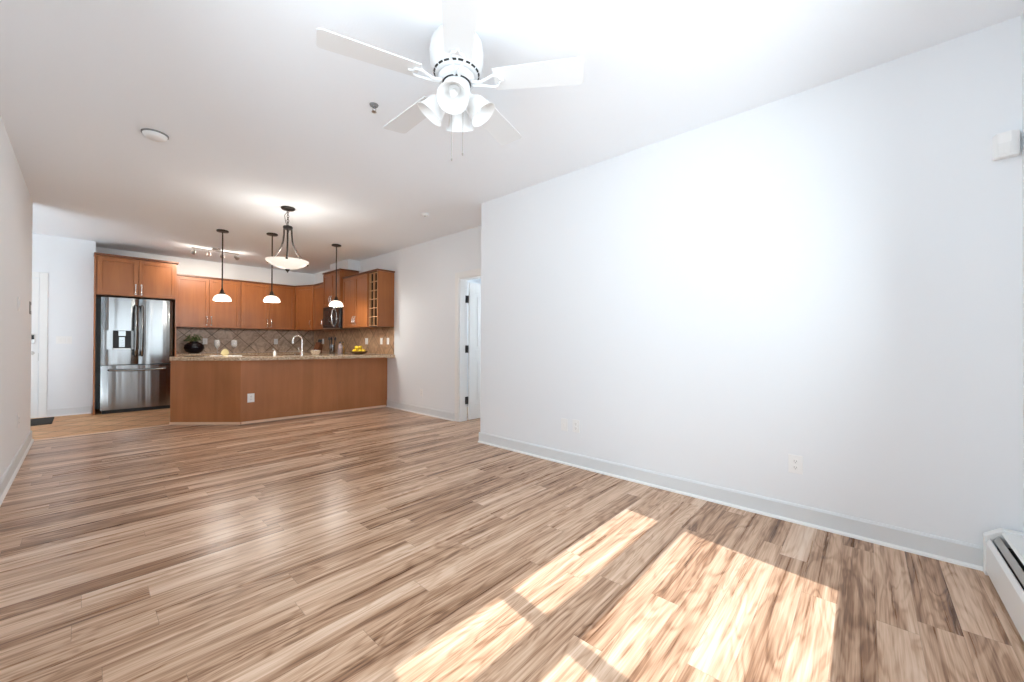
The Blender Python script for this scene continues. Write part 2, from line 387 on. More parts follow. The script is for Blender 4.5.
# open bedroom door: casing, jambs, leaf swung away into the bedroom
bm = B()
box(bm, X2-0.016, X2, DY1, DY1+0.085, 0, DZ+0.085); box(bm, X2-0.016, X2, DY0-0.085, DY0, 0, DZ+0.085); box(bm, X2-0.016, X2, DY0, DY1, DZ, DZ+0.085)
d2 = struct('door_2', bm, M_trimw, bevel=0.005)
bm = B(); box(bm, X2, X2+0.135, DY1-0.018, DY1, 0, DZ); box(bm, X2, X2+0.135, DY0, DY0+0.018, 0, DZ); box(bm, X2, X2+0.135, DY0+0.018, DY1-0.018, DZ-0.018, DZ)
obj('jamb', bm, M_trimw, d2)
lx0, lx1, ly0, ly1 = X2+0.152, X2+0.152+0.86, DY1-0.053, DY1-0.018
bm = B(); box(bm, lx0, lx1, ly0+0.008, ly1, 0.012, 2.05)
st = 0.11
for a, b_ in ((lx0, lx0+st), (lx1-st, lx1)): box(bm, a, b_, ly0, ly0+0.008, 0.012, 2.05)
for z0, z1 in ((0.012, 0.24), (0.92, 1.05), (1.90, 2.05)): box(bm, lx0+st, lx1-st, ly0, ly0+0.008, z0, z1)
box(bm, lx0+st+0.05, lx1-st-0.05, ly0+0.001, ly0+0.008, 0.29, 0.87); box(bm, lx0+st+0.05, lx1-st-0.05, ly0+0.001, ly0+0.008, 1.10, 1.85)
leaf = obj('door_leaf', bm, M_trimw, d2, bevel=0.003)
for z in (0.30, 1.06, 1.80):
    bm = B(); box(bm, X2+0.098, X2+0.136, DY1-0.0215, DY1-0.0185, z-0.055, z+0.055); tube(bm, [(X2+0.146, DY1-0.024, z-0.055), (X2+0.146, DY1-0.024, z+0.055)], 0.009, 10)
    h = obj('hinge', bm, M_black, d2); h['label'] = 'black hinge'
# entry door in the wall beyond the kitchen
ex1 = -0.465; ex0 = ex1-0.88
bm = B(); box(bm, ex1, ex1+0.085, YH-0.018, YH, 0, 2.20); box(bm, ex0-0.085, ex0, YH-0.018, YH, 0, 2.20); box(bm, ex0, ex1, YH-0.018, YH, 2.115, 2.20)
d3 = struct('door_3', bm, M_trimw, bevel=0.004)
obj('door_leaf', bx(ex0+0.004, ex1-0.006, YH-0.010, YH-0.001, 0.01, 2.108), M_trimw, d3)
obj('strike', bx(ex1-0.005, ex1-0.001, YH-0.014, YH-0.001, 0.86, 0.98), M_nickel, d3)
bm = B(); box(bm, ex1-0.10, ex1-0.035, YH-0.035, YH-0.010, 1.12, 1.26); o = obj('lock', bm, M_nickel, d3, bevel=0.006); o['label'] = 'keypad deadbolt'
obj('keypad', bx(ex1-0.092, ex1-0.043, YH-0.038, YH-0.0352, 1.185, 1.25), M_gloss, o)
bm = B(); lathe(bm, [(0, 0), (0.028, 0), (0.028, 0.012), (0.012, 0.016), (0.012, 0.05), (0, 0.05)], 20, Matrix.Translation((ex1-0.065, YH-0.010, 0.98)) @ Matrix.Rotation(PI/2, 4, 'X'))
box(bm, ex1-0.18, ex1-0.055, YH-0.062, YH-0.048, 0.97, 0.99); obj('handle', bm, M_nickel, d3)

# ------------------------------------------------------------------ kitchen
def shaker_door(parent, P0, U, N, w, z0, z1, handle=None, hz=None, m=M_cab, st=0.055, arc=0.0):
    """door on a face: lower corner P0 (xy), unit U along face, N outward; handle at fraction of the width"""
    U = Vector((*U, 0)); N = Vector((*N, 0)); O = Vector((*P0, 0))
    T = Matrix((U, N, Vector((0, 0, 1)))).transposed().to_4x4(); T.translation = O
    g = 0.0025; bm = B()
    a0, a1, b0, b1 = g, w-g, z0+g, z1-g
    box(bm, a0, a0+st, 0.001, 0.020, b0, b1, T); box(bm, a1-st, a1, 0.001, 0.020, b0, b1, T)
    box(bm, a0+st, a1-st, 0.001, 0.020, b0, b0+st, T); box(bm, a0+st, a1-st, 0.001, 0.020, b1-st, b1, T)
    box(bm, a0+st, a1-st, 0.001, 0.009, b0+st, b1-st, T)
    d = obj('door', bm, m, parent, bevel=0.003)
    if handle is not None:
        hx = handle*w; hz = hz if hz is not None else z0+0.13
        bm = B(); hh = 0.075
        pts = [(hx, 0.018, hz-hh), (hx, 0.034, hz-hh*0.85), (hx, 0.045, hz-hh*0.4), (hx, 0.047, hz), (hx, 0.045, hz+hh*0.4), (hx, 0.034, hz+hh*0.85), (hx, 0.018, hz+hh)]
        tube(bm, [T @ Vector(p) for p in pts], 0.0065, 8)
        for s in (-1, 1): box(bm, hx-0.009, hx+0.009, 0.0185, 0.024, hz+s*hh-0.012, hz+s*hh+0.012, T)
        h = obj('handle', bm, M_chrome, d, smooth=True); h['label'] = 'chrome bow handle'
    return d
def crown(parent, poly, z, h=0.028, m=None):
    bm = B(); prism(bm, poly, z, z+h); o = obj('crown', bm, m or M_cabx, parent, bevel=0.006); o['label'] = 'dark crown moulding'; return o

# refrigerator surround + cabinet over the refrigerator
YF = 8.98
t = thing('refrigerator_cabinet', 'cherry wood cabinet with two doors above the steel refrigerator', 'cabinet')
obj('body', bx(0.115, 1.085, YF, YB-0.002, 1.90, 2.525), M_cab, t)
shaker_door(t, (0.125, YF), (1, 0), (0, -1), 0.474, 1.905, 2.50, 0.93, 2.02); shaker_door(t, (0.603, YF), (1, 0), (0, -1), 0.474, 1.905, 2.50, 0.07, 2.02)
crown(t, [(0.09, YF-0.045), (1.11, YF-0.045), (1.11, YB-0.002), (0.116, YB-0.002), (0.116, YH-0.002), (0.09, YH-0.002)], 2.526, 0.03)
obj('side_panel', bx(0.095, 0.114, YF-0.02, YH-0.002, 0, 2.525), M_cab, t); obj('side_panel', bx(1.066, 1.085, YF-0.02, YB-0.002, 0, 1.899), M_cab, t)

# refrigerator
t = thing('refrigerator', 'stainless steel french door refrigerator with water dispenser', 'refrigerator', (0.606, 9.3, 0))
ox, oy = 0.606, 9.3
FX0, FX1, FS = 0.172-ox, 1.034-ox, 0.6035-ox
FD = 8.925-oy
obj('body', bx(FX0+0.012, FX1-0.012, FD+0.075, 9.70-oy, 0.045, 1.835), M_grey, t)
def fridge_door(name, x0, x1, z0, z1, cut=None):
    bm = B(); n = 10; r = 0.02
    # slightly crowned front
    prof = [(x0, FD+0.07)] + [(x0 + (x1-x0)*i/n, FD + 0.012*(2*i/n-1)**4 + (r if i in (0, n) else 0.004 if i in (1, n-1) else 0)) for i in range(n+1)] + [(x1, FD+0.07)]
    if cut is None: prism(bm, prof, z0, z1)
    else:
        cx0, cx1, cz0, cz1 = cut
        prism(bm, prof, z0, cz0); prism(bm, prof, cz1, z1)
        prism(bm, [(x0, FD+0.07), (x0, FD+r), (x0+0.03, FD+0.006), (cx0, FD), (cx0, FD+0.07)], cz0, cz1)
        prism(bm, [(cx1, FD+0.07), (cx1, FD), (x1-0.03, FD+0.003), (x1, FD+r), (x1, FD+0.07)], cz0, cz1)
        box(bm, cx0, cx1, FD+0.055, FD+0.07, cz0, cz1)
    return obj(name, bm, M_steel, t)
cut = (0.305-ox, 0.515-ox, 1.03, 1.335)
dl = fridge_door('door', FX0, FS-0.003, 0.785, 1.865, cut); dr = fridge_door('door', FS+0.003, FX1, 0.785, 1.865)
fz = fridge_door('drawer', FX0, FX1, 0.06, 0.772)
def bow(parent, pts, r):
    bm = B(); tube(bm, pts, r, 12); o = obj('handle', bm, M_steel, parent, smooth=True); return o
for s, d in ((-1, dl), (1, dr)):
    x = FS+s*0.037
    bow(d, [(x, FD-0.002, 0.925), (x, FD-0.035, 0.945), (x, FD-0.052, 1.05), (x, FD-0.060, 1.33), (x, FD-0.052, 1.62), (x, FD-0.035, 1.73), (x, FD-0.002, 1.75)], 0.0165)
bow(fz, [(FX0+0.09, FD-0.002, 0.70), (FX0+0.10, FD-0.035, 0.70), (FX0+0.2, FD-0.052, 0.695), (FS, FD-0.058, 0.688), (FX1-0.2, FD-0.052, 0.695), (FX1-0.10, FD-0.035, 0.70), (FX1-0.09, FD-0.002, 0.70)], 0.0165)
disp = obj('dispenser', bx(cut[0]+0.002, cut[1]-0.002, FD+0.042, FD+0.054, cut[2]+0.002, cut[3]-0.002), M_dark, dl); disp['label'] = 'black dispenser recess'
obj('control_panel', bx(0.365-ox, 0.455-ox, FD+0.004, FD+0.0415, 1.245, 1.33), M_steel, dl, bevel=0.004)
obj('paddle', bx(0.372-ox, 0.448-ox, FD+0.020, FD+0.0415, 1.06, 1.235), M_steel, dl, bevel=0.006)
obj('drip_tray', bx(cut[0]+0.006, cut[1]-0.006, FD+0.003, FD+0.0415, 1.032, 1.048), M_nickel, dl, bevel=0.002)
obj('base_grille', bx(FX0+0.02, FX1-0.02, FD+0.05, FD+0.074, 0.0, 0.055), M_dark, t)
for x in (FX0+0.05, FX1-0.05): obj('hinge_cover', bx(x-0.035, x+0.035, FD+0.09, FD+0.17, 1.8355, 1.862), M_grey, t, bevel=0.004)

# wall cabinets on the back wall
YU = 9.443; ZU0, ZU1 = 1.43, 2.388
def wall_cab_back(x0, x1, label):
    t = thing('wall_cabinet', label, 'cabinet', group='cherry wall cabinets')
    obj('body', bx(x0+0.001, x1-0.001, YU, YB-0.002, ZU0, ZU1), M_cab, t)
    w = (x1-x0)/2-0.012
    shaker_door(t, (x0+0.012, YU), (1, 0), (0, -1), w, ZU0+0.004, ZU1-0.012, 0.93); shaker_door(t, (x0+0.012+w, YU), (1, 0), (0, -1), w, ZU0+0.004, ZU1-0.012, 0.07)
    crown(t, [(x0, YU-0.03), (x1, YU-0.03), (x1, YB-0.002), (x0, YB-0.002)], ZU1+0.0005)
    return t
wall_cab_back(1.112, 2.135, 'two door cherry wall cabinet right beside the refrigerator cabinet')
wall_cab_back(2.136, 3.165, 'two door cherry wall cabinet on back wall next to the angled corner cabinet')
# angled corner cabinet
XF = 3.374
t = thing('corner_cabinet', 'cherry corner wall cabinet with one angled door', 'cabinet', group='cherry wall cabinets')
A, Bp = Vector((3.172, 9.443)), Vector((XF, 8.934)); U = (Bp-A).normalized(); N = Vector((U.y, -U.x))
if N.dot(Vector((-1, -0.3))) < 0: N = -N
bm = B(); prism(bm, [tuple(A), tuple(Bp), (X2-0.002, 8.934), (X2-0.002, YB-0.002), (3.172, YB-0.002)], ZU0, ZU1); obj('body', bm, M_cab, t)
shaker_door(t, tuple(A+U*0.02), tuple(U), tuple(N), (Bp-A).length-0.04, ZU0+0.004, ZU1-0.012, 0.88)
c0, c1 = A+N*0.03, Bp+N*0.03
crown(t, [(3.172, c0.y), (c0.x, c0.y), (c1.x, c1.y), (XF-0.02, 8.936), (X2-0.002, 8.936), (X2-0.002, YB-0.002), (3.172, YB-0.002)], ZU1+0.0005)
# cabinets on the hallway-side wall
def wall_cab_side(name, y0, y1, z0, z1, doors, label, xf=XF, handles=(0.9,), crown_h=0.028):
    t = thing(name, label, 'cabinet', group='cherry wall cabinets')
    obj('body', bx(xf, X2-0.002, y0+0.001, y1-0.001, z0, z1), M_cab, t)
    w = (y1-y0-0.024)/doors
    for k in range(doors):   # U points to -y so that the door reads left to right from the room
        shaker_door(t, (xf, y1-0.012-k*w), (0, -1), (-1, 0), w, z0+0.004, z1-0.012, handles[k])
    crown(t, [(xf-0.03, y0), (X2-0.002, y0), (X2-0.002, y1), (xf-0.03, y1)], z1+0.0005, crown_h)
    return t
wall_cab_side('wall_cabinet', 8.312, 8.932, ZU0, ZU1, 1, 'narrow one door cherry wall cabinet left of the microwave', handles=(0.85,))
wall_cab_side('microwave_cabinet', 7.50, 8.31, 1.872, 2.555, 2, 'tall deep cherry cabinet above the black microwave', xf=3.33, handles=(0.9, 0.1))
wall_cab_side('wall_cabinet', 6.492, 7.498, ZU0, ZU1, 2, 'two door cherry wall cabinet between microwave and wine rack', handles=(0.92, 0.08))
# wine rack end cabinet
t = thing('wine_rack_cabinet', 'cherry end cabinet with open lattice wine rack and plain side panel', 'cabinet')
y0, y1 = 6.18, 6.49
obj('side_panel', bx(XF, X2-0.002, y0, y0+0.02, ZU0, ZU1), M_cab, t)
bm = B(); box(bm, XF+0.01, X2-0.002, y1-0.018, y1, ZU0, ZU1); box(bm, X2-0.014, X2-0.002, y0+0.0205, y1-0.018, ZU0, ZU1)
box(bm, XF+0.01, X2-0.014, y0+0.0205, y1-0.018, ZU0, ZU0+0.015); box(bm, XF+0.01, X2-0.014, y0+0.0205, y1-0.018, ZU1-0.015, ZU1); obj('body', bm, M_inside, t)
bm = B()
ya, yb, za, zb = y0+0.0205, y1-0.0185, ZU0+0.0155, ZU1-0.0155
for k in range(7):
    z = za+(zb-za-0.007)*k/6; box(bm, XF-0.002, XF+0.035, ya, yb, z, z+0.007)
for y in (ya, (ya+yb)/2-0.0035, yb-0.007): 
    for k in range(6):
        z = za+(zb-za-0.007)*k/6+0.0071; z1_ = za+(zb-za-0.007)*(k+1)/6-0.0001; box(bm, XF-0.002, XF+0.035, y, y+0.007, z, z1_)
o = obj('lattice', bm, M_cablight, t); o['label'] = 'wine bottle lattice with lit edges painted pale'
crown(t, [(XF-0.03, y0-0.03), (X2-0.002, y0-0.03), (X2-0.002, y1), (XF-0.03, y1)], ZU1+0.0005)

# microwave hung under its cabinet
t = thing('microwave', 'black over range microwave hung under the tall cabinet', 'microwave', (3.29, 7.90, 1.43))
X0 = 3.325
def loc(bm): bmesh.ops.translate(bm, verts=bm.verts, vec=(-3.29, -7.90, -1.43)); return bm
obj('body', loc(bx(X0, X2-0.004, 7.52, 8.28, 1.425, 1.868)), M_black, t, bevel=0.004)
d = obj('door', loc(bx(X0-0.022, X0-0.001, 7.70, 8.275, 1.44, 1.862)), M_black, t, bevel=0.005)
obj('window', loc(bx(X0-0.025, X0-0.0225, 7.80, 8.21, 1.50, 1.80)), M_gloss, d)
obj('control_panel', loc(bx(X0-0.022, X0-0.001, 7.522, 7.695, 1.44, 1.862)), M_gloss, t, bevel=0.004)
bm = B(); tube(bm, [(X0-0.02, 7.745, 1.47), (X0-0.055, 7.745, 1.52), (X0-0.072, 7.745, 1.65), (X0-0.055, 7.745, 1.78), (X0-0.02, 7.745, 1.83)], 0.011, 10)
o = obj('handle', loc(bm), M_chrome, d, smooth=True); o['label'] = 'curved chrome handle'
obj('vent_grille', loc(bx(X0-0.02, X0-0.001, 7.522, 8.275, 1.4265, 1.4385)), M_nickel, t)

# backsplashes
struct('trim_2', bx(1.086, X2-0.009, YB-0.008, YB, 0.942, ZU0-0.001), M_splash_x)
struct('trim_3', bx(X2-0.008, X2, 6.18, YB-0.009, 0.942, ZU0-0.001), M_splash_y)

# base cabinets along the walls
ZC0, ZC1 = 0.892, 0.94
def base_cab(label, body, faces):
    t = thing('base_cabinet', label, 'cabinet', group='cherry base cabinets')
    obj('body', body, M_cab, t)
    for (P0, U, N, w) in faces: shaker_door(t, P0, U, N, w, 0.10, 0.885, 0.9, 0.78)
    return t
base_cab('cherry base cabinet along the back wall between refrigerator and corner', bx(1.09, 3.06, 9.16, YB-0.002, 0, ZC0-0.001), [((1.09+0.49*k, 9.16), (1, 0), (0, -1), 0.49) for k in range(4)])
base_cab('cherry base cabinet along the hallway side wall under the microwave', bx(3.08, X2-0.002, 7.20, 9.14, 0, ZC0-0.001), [((3.08, 9.12-0.48*k), (0, -1), (-1, 0), 0.48) for k in range(4)])
bm = B(); prism(bm, [(1.088, 9.13), (3.045, 9.13), (3.045, 7.1405), (X2-0.01, 7.1405), (X2-0.01, YB-0.009), (1.088, YB-0.009)], ZC0, ZC1)
tag(obj('countertop', bm, M_gran, bevel=0.004), 'speckled granite countertop along the kitchen back and side walls', 'countertop')
# peninsula
t = thing('kitchen_peninsula', 'cherry panelled kitchen peninsula with an angled end facing the living room', 'counter', (2.2, 6.8, 0))
o3 = Vector((2.2, 6.8, 0))
def loc2(bm): bmesh.ops.translate(bm, verts=bm.verts, vec=-o3); return bm
P0, P1, P2 = Vector((0.81, 7.19)), Vector((1.479, 6.487)), Vector((X2-0.003, 6.40))
def inset(p, d): return p+d
ua = (P1-P0).normalized(); na = Vector((ua.y, -ua.x)); na = na if na.y < 0 else -na
ub = (P2-P1).normalized(); nb = Vector((ub.y, -ub.x)); nb = nb if nb.y < 0 else -nb
# carcass sits 18 mm behind the face panels
def meet(pa, da, pb, db):
    # intersection of the two lines pa+s*da, pb+t*db
    det = da.x*(-db.y)+db.x*da.y; r = pb-pa; s = (r.x*(-db.y)+db.x*r.y)/det; return pa+da*s
Q1 = meet(P0-na*0.018, ua, P1-nb*0.018, ub); Q0 = P0-na*0.018; Q2 = P2-nb*0.018
bm = B(); prism(bm, [tuple(Q0), tuple(Q1), tuple(Q2), (X2-0.003, 7.10), (1.75, 7.10), (1.06, 7.85), (0.875, 7.62)], 0.0, ZC0-0.001); obj('body', loc2(bm), M_cab, t)
def face_panel(pa, pb, q, qb, name='front_panel'):
    bm = B(); prism(bm, [tuple(pa), tuple(pb), tuple(qb), tuple(q)], 0.0, ZC0-0.001); obj(name, loc2(bm), M_pen, t, bevel=0.0015)
face_panel(P0, P1, Q0, Q1)
s1 = (Q2-Q1).length
cuts = [0.0, 0.60, 1.0]
for a, b_ in zip(cuts, cuts[1:]):
    pa, pb = P1+(P2-P1)*a, P1+(P2-P1)*b_; qa, qb = Q1+(Q2-Q1)*a, Q1+(Q2-Q1)*b_
    face_panel(pa+ub*(0.0008 if a else 0), pb, qa+ub*(0.0008 if a else 0), qb)
def base_strip(pa, pb, n):
    a, b_ = pa+n*0.0005, pb+n*0.0005; bm = B(); prism(bm, [tuple(a), tuple(a+n*0.012), tuple(b_+n*0.012), tuple(b_)], 0, 0.032); o = obj('base_moulding', loc2(bm), M_strip, t); o['label'] = 'pale shoe moulding'
base_strip(P0, P1, na); base_strip(P1+ub*0.008, P2-ub*0.03, nb)
bm = B(); prism(bm, [(0.797, 7.175), (1.44, 6.465), (X2-0.01, 6.13), (X2-0.01, 7.14), (1.76, 7.14), (1.06, 7.89), (0.855, 7.66)], ZC0, ZC1)
tag(obj('countertop', bm, M_gran, bevel=0.005), 'speckled granite countertop of the peninsula with an angled end', 'countertop')

# ------------------------------------------------------------------ outlets, switches, small wall things
def plate(name, label, cat, loc, rotz, w, h, kind, group=None, col=None):
    """plate on a wall; local -y faces the room"""
    t = thing(name, label, cat, loc, rotz, group)
    obj('cover_plate', bx(-w/2, w/2, -0.006, -0.0005, -h/2, h/2), col or M_white, t, bevel=0.002)
    if kind == 'duplex':
        for z in (-0.02, 0.02):
            bm = B(); lathe(bm, [(0, 0), (0.0155, 0), (0.0155, 0.003), (0, 0.003)], 18, Matrix.Translation((0, -0.0062, z)) @ Matrix.Rotation(PI/2, 4, 'X'))
            r = obj('socket', bm, M_trimw, t)
            bm = B()
            for x in (-0.006, 0.006): box(bm, x-0.0012, x+0.0012, -0.0098, -0.0092, z-0.002, z+0.007)
            box(bm, -0.0025, 0.0025, -0.0098, -0.0092, z-0.010, z-0.006); obj('slots', bm, M_grey, r)
    elif kind == 'jack':
        obj('socket', bx(-0.010, 0.010, -0.010, -0.0062, -0.012, 0.012), M_trimw, t); 
    else:
        n = int(kind)
        for k in range(n):
            x = (k-(n-1)/2)*0.046
            obj('rocker', bx(x-0.016, x+0.016, -0.010, -0.0062, -0.033, 0.033), M_trimw, t, bevel=0.002)
    return t
R_ = -PI/2   # faces -x (on right walls): local -y -> world -x
plate('wall_outlet', 'white duplex outlet on the right wall nearest the baseboard heater', 'outlet', (XR, 0.339, 0.372), R_, 0.075, 0.118, 'duplex')
plate('wall_jack', 'white cable plate on right wall, left one of the pair', 'outlet', (XR, 2.142, 0.37), R_, 0.075, 0.118, 'jack', 'plates low on the right wall')
plate('wall_outlet', 'white outlet on right wall, right one of the pair', 'outlet', (XR, 2.01, 0.376), R_, 0.075, 0.118, 'duplex', 'plates low on the right wall')
plate('wall_outlet', 'white outlet low on the hallway wall between peninsula and bedroom door', 'outlet', (X2, 5.34, 0.345), R_, 0.075, 0.118, 'duplex')
plate('wall_outlet', 'white outlet low on the left wall', 'outlet', (XL, 5.88, 0.41), PI/2, 0.09, 0.13, 'duplex')
plate('light_switch', 'white light switch higher up on the left wall', 'switch', (XL, 5.83, 1.50), PI/2, 0.09, 0.13, '1')
plate('light_switch', 'white triple light switch on entry wall left of refrigerator', 'switch', (-0.215, YH, 1.178), 0, 0.165, 0.118, '3')
plate('intercom_panel', 'small grey panel on left wall near its far corner', 'wall panel', (XL, 6.98, 1.53), PI/2, 0.16, 0.14, '1', col=M_grey)
plate('wall_outlet', 'white outlet on the angled peninsula front, beneath the granite', 'outlet', (1.60, 6.487-0.005, 0.36), math.atan2(ub.y, ub.x), 0.085, 0.125, 'duplex')
plate('wall_outlet', 'white outlet on grey splash tiles just right of the black vase', 'outlet', (1.62, YB-0.008, 1.17), 0, 0.075, 0.118, 'duplex')
plate('wall_outlet', 'white outlet on grey splash tiles left of the faucet', 'outlet', (2.88, YB-0.008, 1.17), 0, 0.075, 0.118, 'duplex')
plate('wall_outlet', 'white outlet on warm splash tiles in the corner right of the faucet', 'outlet', (X2-0.008, 9.20, 1.18), R_, 0.09, 0.118, 'duplex')
plate('wall_outlet', 'white outlet on warm splash tiles directly above the lemon bowl', 'outlet', (X2-0.008, 7.16, 1.18), R_, 0.11, 0.12, 'duplex')
plate('light_switch', 'white switch on warm splash tiles, second from the wall end', 'switch', (X2-0.008, 6.60, 1.18), R_, 0.075, 0.118, '1')
plate('light_switch', 'white switch on warm splash tiles nearest the end of the tiles', 'switch', (X2-0.008, 6.37, 1.18), R_, 0.075, 0.118, '1')

# motion detector in the corner above
t = thing('motion_detector', 'white motion detector high on right wall near the window corner', 'motion detector', (XR, -0.515, 2.145))
bm = B(); prism(bm, [(-0.0005, 0.04), (-0.0005, -0.045), (-0.035, -0.045), (-0.052, -0.015), (-0.045, 0.03), (-0.012, 0.04)], -0.062, 0.062); obj('housing', bm, M_white, t, bevel=0.008)
bm = B(); prism(bm, [(-0.046, 0.028), (-0.053, -0.014), (-0.056, -0.012), (-0.049, 0.026)], -0.05, 0.005); obj('lens', bm, M_frost, t)

# smoke detectors, sprinkler
def lathed(name, label, cat, loc, prof, m, flip=True):
    t = thing(name, label, cat, loc); bm = B(); lathe(bm, prof, 36); obj('housing', bm, m, t, smooth=True); return t
t = lathed('smoke_detector', 'round white smoke detector on the ceiling near the left wall', 'smoke detector', (0.361, 4.114, C), [(0, -0.0005), (0.075, -0.0005), (0.075, -0.014), (0.068, -0.030), (0.05, -0.040), (0, -0.042)], M_white)
bm = B(); lathe(bm, [(0.0755, -0.0005), (0.082, -0.0005), (0.082, -0.009), (0.0755, -0.011)], 36, close=True); obj('mounting_ring', bm, M_grey, t)
t = lathed('sprinkler_escutcheon', 'small white ceiling sprinkler cover near the hallway wall', 'sprinkler', (2.884, 4.118, C), [(0, -0.0005), (0.042, -0.0005), (0.046, -0.010), (0.040, -0.022), (0, -0.024)], M_white)
bm = B(); lathe(bm, [(0, -0.0245), (0.012, -0.0245), (0.009, -0.034), (0, -0.034)], 16); obj('sprinkler_head', bm, M_nickel, t)
t = thing('fire_sprinkler', 'metal fire sprinkler head on the ceiling left of the fan', 'sprinkler', (1.324, 2.49, C))
bm = B(); lathe(bm, [(0, -0.0005), (0.030, -0.0005), (0.026, -0.008), (0.010, -0.012), (0.009, -0.022), (0, -0.022)], 20); obj('escutcheon', bm, M_grey, t, smooth=True)
bm = B(); tube(bm, [(0.009, 0, -0.018), (0.014, 0, -0.030), (0.008, 0, -0.042), (0, 0, -0.046), (-0.008, 0, -0.042), (-0.014, 0, -0.030), (-0.009, 0, -0.018)], 0.0025, 8); obj('yoke', bm, M_nickel, t)
bm = B(); lathe(bm, [(0, -0.0465), (0.015, -0.0465), (0.017, -0.049), (0, -0.051)], 16); obj('deflector', bm, M_nickel, t)

# baseboard heater along the window wall
t = thing('baseboard_heater', 'white electric baseboard heater along the window wall', 'heater', (2.0, YW, 0))
hx0, hx1 = -1.55, XR-2.0-0.075
bm = B(); extrude_profile(bm, [(0.0005, 0.02), (0.0005, 0.232), (0.072, 0.232), (0.080, 0.222), (0.076, 0.218), (0.068, 0.225), (0.008, 0.225), (0.008, 0.02)], 'x', hx0, hx1); obj('back_panel', bm, M_heater, t)
bm = B(); extrude_profile(bm, [(0.122, 0.02), (0.128, 0.02), (0.128, 0.165), (0.117, 0.186), (0.112, 0.183), (0.122, 0.163)], 'x', hx0, hx1); obj('front_cover', bm, M_heater, t)
bm = B(); extrude_profile(bm, [(0.086, 0.208), (0.089, 0.211), (0.106, 0.186), (0.103, 0.183)], 'x', hx0+0.005, hx1-0.005); obj('damper', bm, M_nickel, t)
bm = B(); extrude_profile(bm, [(0.030, 0.075), (0.095, 0.075), (0.095, 0.165), (0.030, 0.165)], 'x', hx0+0.01, hx1-0.01); obj('heating_fins', bm, M_dark, t)
bm = B(); extrude_profile(bm, [(0.012, 0.022), (0.121, 0.022), (0.121, 0.030), (0.012, 0.030)], 'x', hx0, hx1); obj('bottom_tray', bm, M_dark, t)
capp = [(0.0005, 0.0), (0.0005, 0.240), (0.076, 0.240), (0.133, 0.196), (0.133, 0.0)]
bm = B(); extrude_profile(bm, capp, 'x', hx1+0.0005, XR-2.0-0.031); obj('end_cap', bm, M_heater, t, bevel=0.004)
bm = B(); extrude_profile(bm, capp, 'x', hx0-0.06, hx0-0.0005); obj('end_cap', bm, M_heater, t, bevel=0.004)

# door mat
bm = B(); prism(bm, [(-1.30, 8.42), (-0.30, 8.42), (-0.30, 9.10), (-1.30, 9.10)], 0.0005, 0.012)
tag(obj('door_mat', bm, M_mat, bevel=0.003), 'black door mat on the tiles in front of the entry door', 'mat')

# ------------------------------------------------------------------ light fittings
def plight(name, loc, watts, col=(1, 0.97, 0.92), r=0.03, parent=None):
    l = bpy.data.lights.new(name, 'POINT'); l.energy = watts; l.color = col; l.shadow_soft_size = r
    o = bpy.data.objects.new(name, l); COL.objects.link(o); o.location = loc
    if parent: o.parent = parent
    return o
def make_pendant(label):
    t = thing('pendant_lamp', label, 'pendant lamp', (0, 0, C), group='pendant lamps over the peninsula')
    bm = B(); lathe(bm, [(0, -0.0005), (0.072, -0.0005), (0.076, -0.010), (0.070, -0.022), (0.012, -0.028), (0, -0.028)], 28); obj('canopy', bm, M_bronze, t, smooth=True)
    bm = B(); tube(bm, [(0, 0, -0.027), (0, 0, -0.88)], 0.0085, 10); obj('rod', bm, M_bronze, t, smooth=True)
    bm = B(); lathe(bm, [(0, -0.855), (0.012, -0.86), (0.020, -0.875), (0.024, -0.90), (0.042, -0.922), (0.042, -0.930), (0, -0.930)], 24); obj('socket_cap', bm, M_bronze, t, smooth=True)
    bm = B(); outer = [(0.030, -0.9305), (0.062, -0.940), (0.090, -0.962), (0.106, -0.990), (0.112, -1.015), (0.110, -1.022)]
    inner = [(r-0.006, z-0.002 if i else z) for i, (r, z) in enumerate(outer)][::-1]
    lathe(bm, outer+inner, 32, close=True); o = obj('lamp_shade', bm, M_shade, t, smooth=True); o['label'] = 'lit white glass dome'
    bm = B(); ellipsoid(bm, (0, 0, -0.99), (0.03, 0.03, 0.04), 14, 8); obj('bulb', bm, M_bulb, t, smooth=True)
    return t
pn = make_pendant('lit glass pendant lamp over peninsula, in front of the cabinet beside refrigerator')
pend = [(1.345, 6.935), (1.885, 6.584), (2.815, 6.523)]
pn.location = (*pend[0], C)
dup(pn, (*pend[1], C), label='lit glass pendant lamp over peninsula, partly behind the bowl chandelier')
dup(pn, (*pend[2], C), label='lit glass pendant lamp over peninsula, in front of the microwave cabinet')
for x, y in pend: plight('pendant_light', (x, y, 1.735), 16)

# bowl chandelier
t = thing('bowl_chandelier', 'dark bronze chandelier with lit white glass bowl on three curved arms', 'chandelier', (1.648, 5.175, C))
bm = B(); lathe(bm, [(0, -0.0005), (0.074, -0.0005), (0.078, -0.010), (0.066, -0.024), (0.014, -0.032), (0, -0.032)], 28); obj('canopy', bm, M_bronze, t, smooth=True)
bm = B()
for k in range(6):
    z = -0.045-0.028*k; pts = [(0.011*math.cos(a)*(1 if k % 2 == 0 else 0), 0.011*math.cos(a)*(0 if k % 2 == 0 else 1), z+0.019*math.sin(a)) for a in [2*PI*i/12 for i in range(12)]]
    tube(bm, pts, 0.0032, 6, cyclic=True)
obj('chain', bm, M_bronze, t, smooth=True)
bm = B(); tube(bm, [(0.01, 0.01, -0.03), (-0.03, 0.02, -0.09), (-0.025, 0.01, -0.16), (-0.01, 0, -0.215)], 0.0035, 6); obj('cord', bm, M_bronze, t, smooth=True)
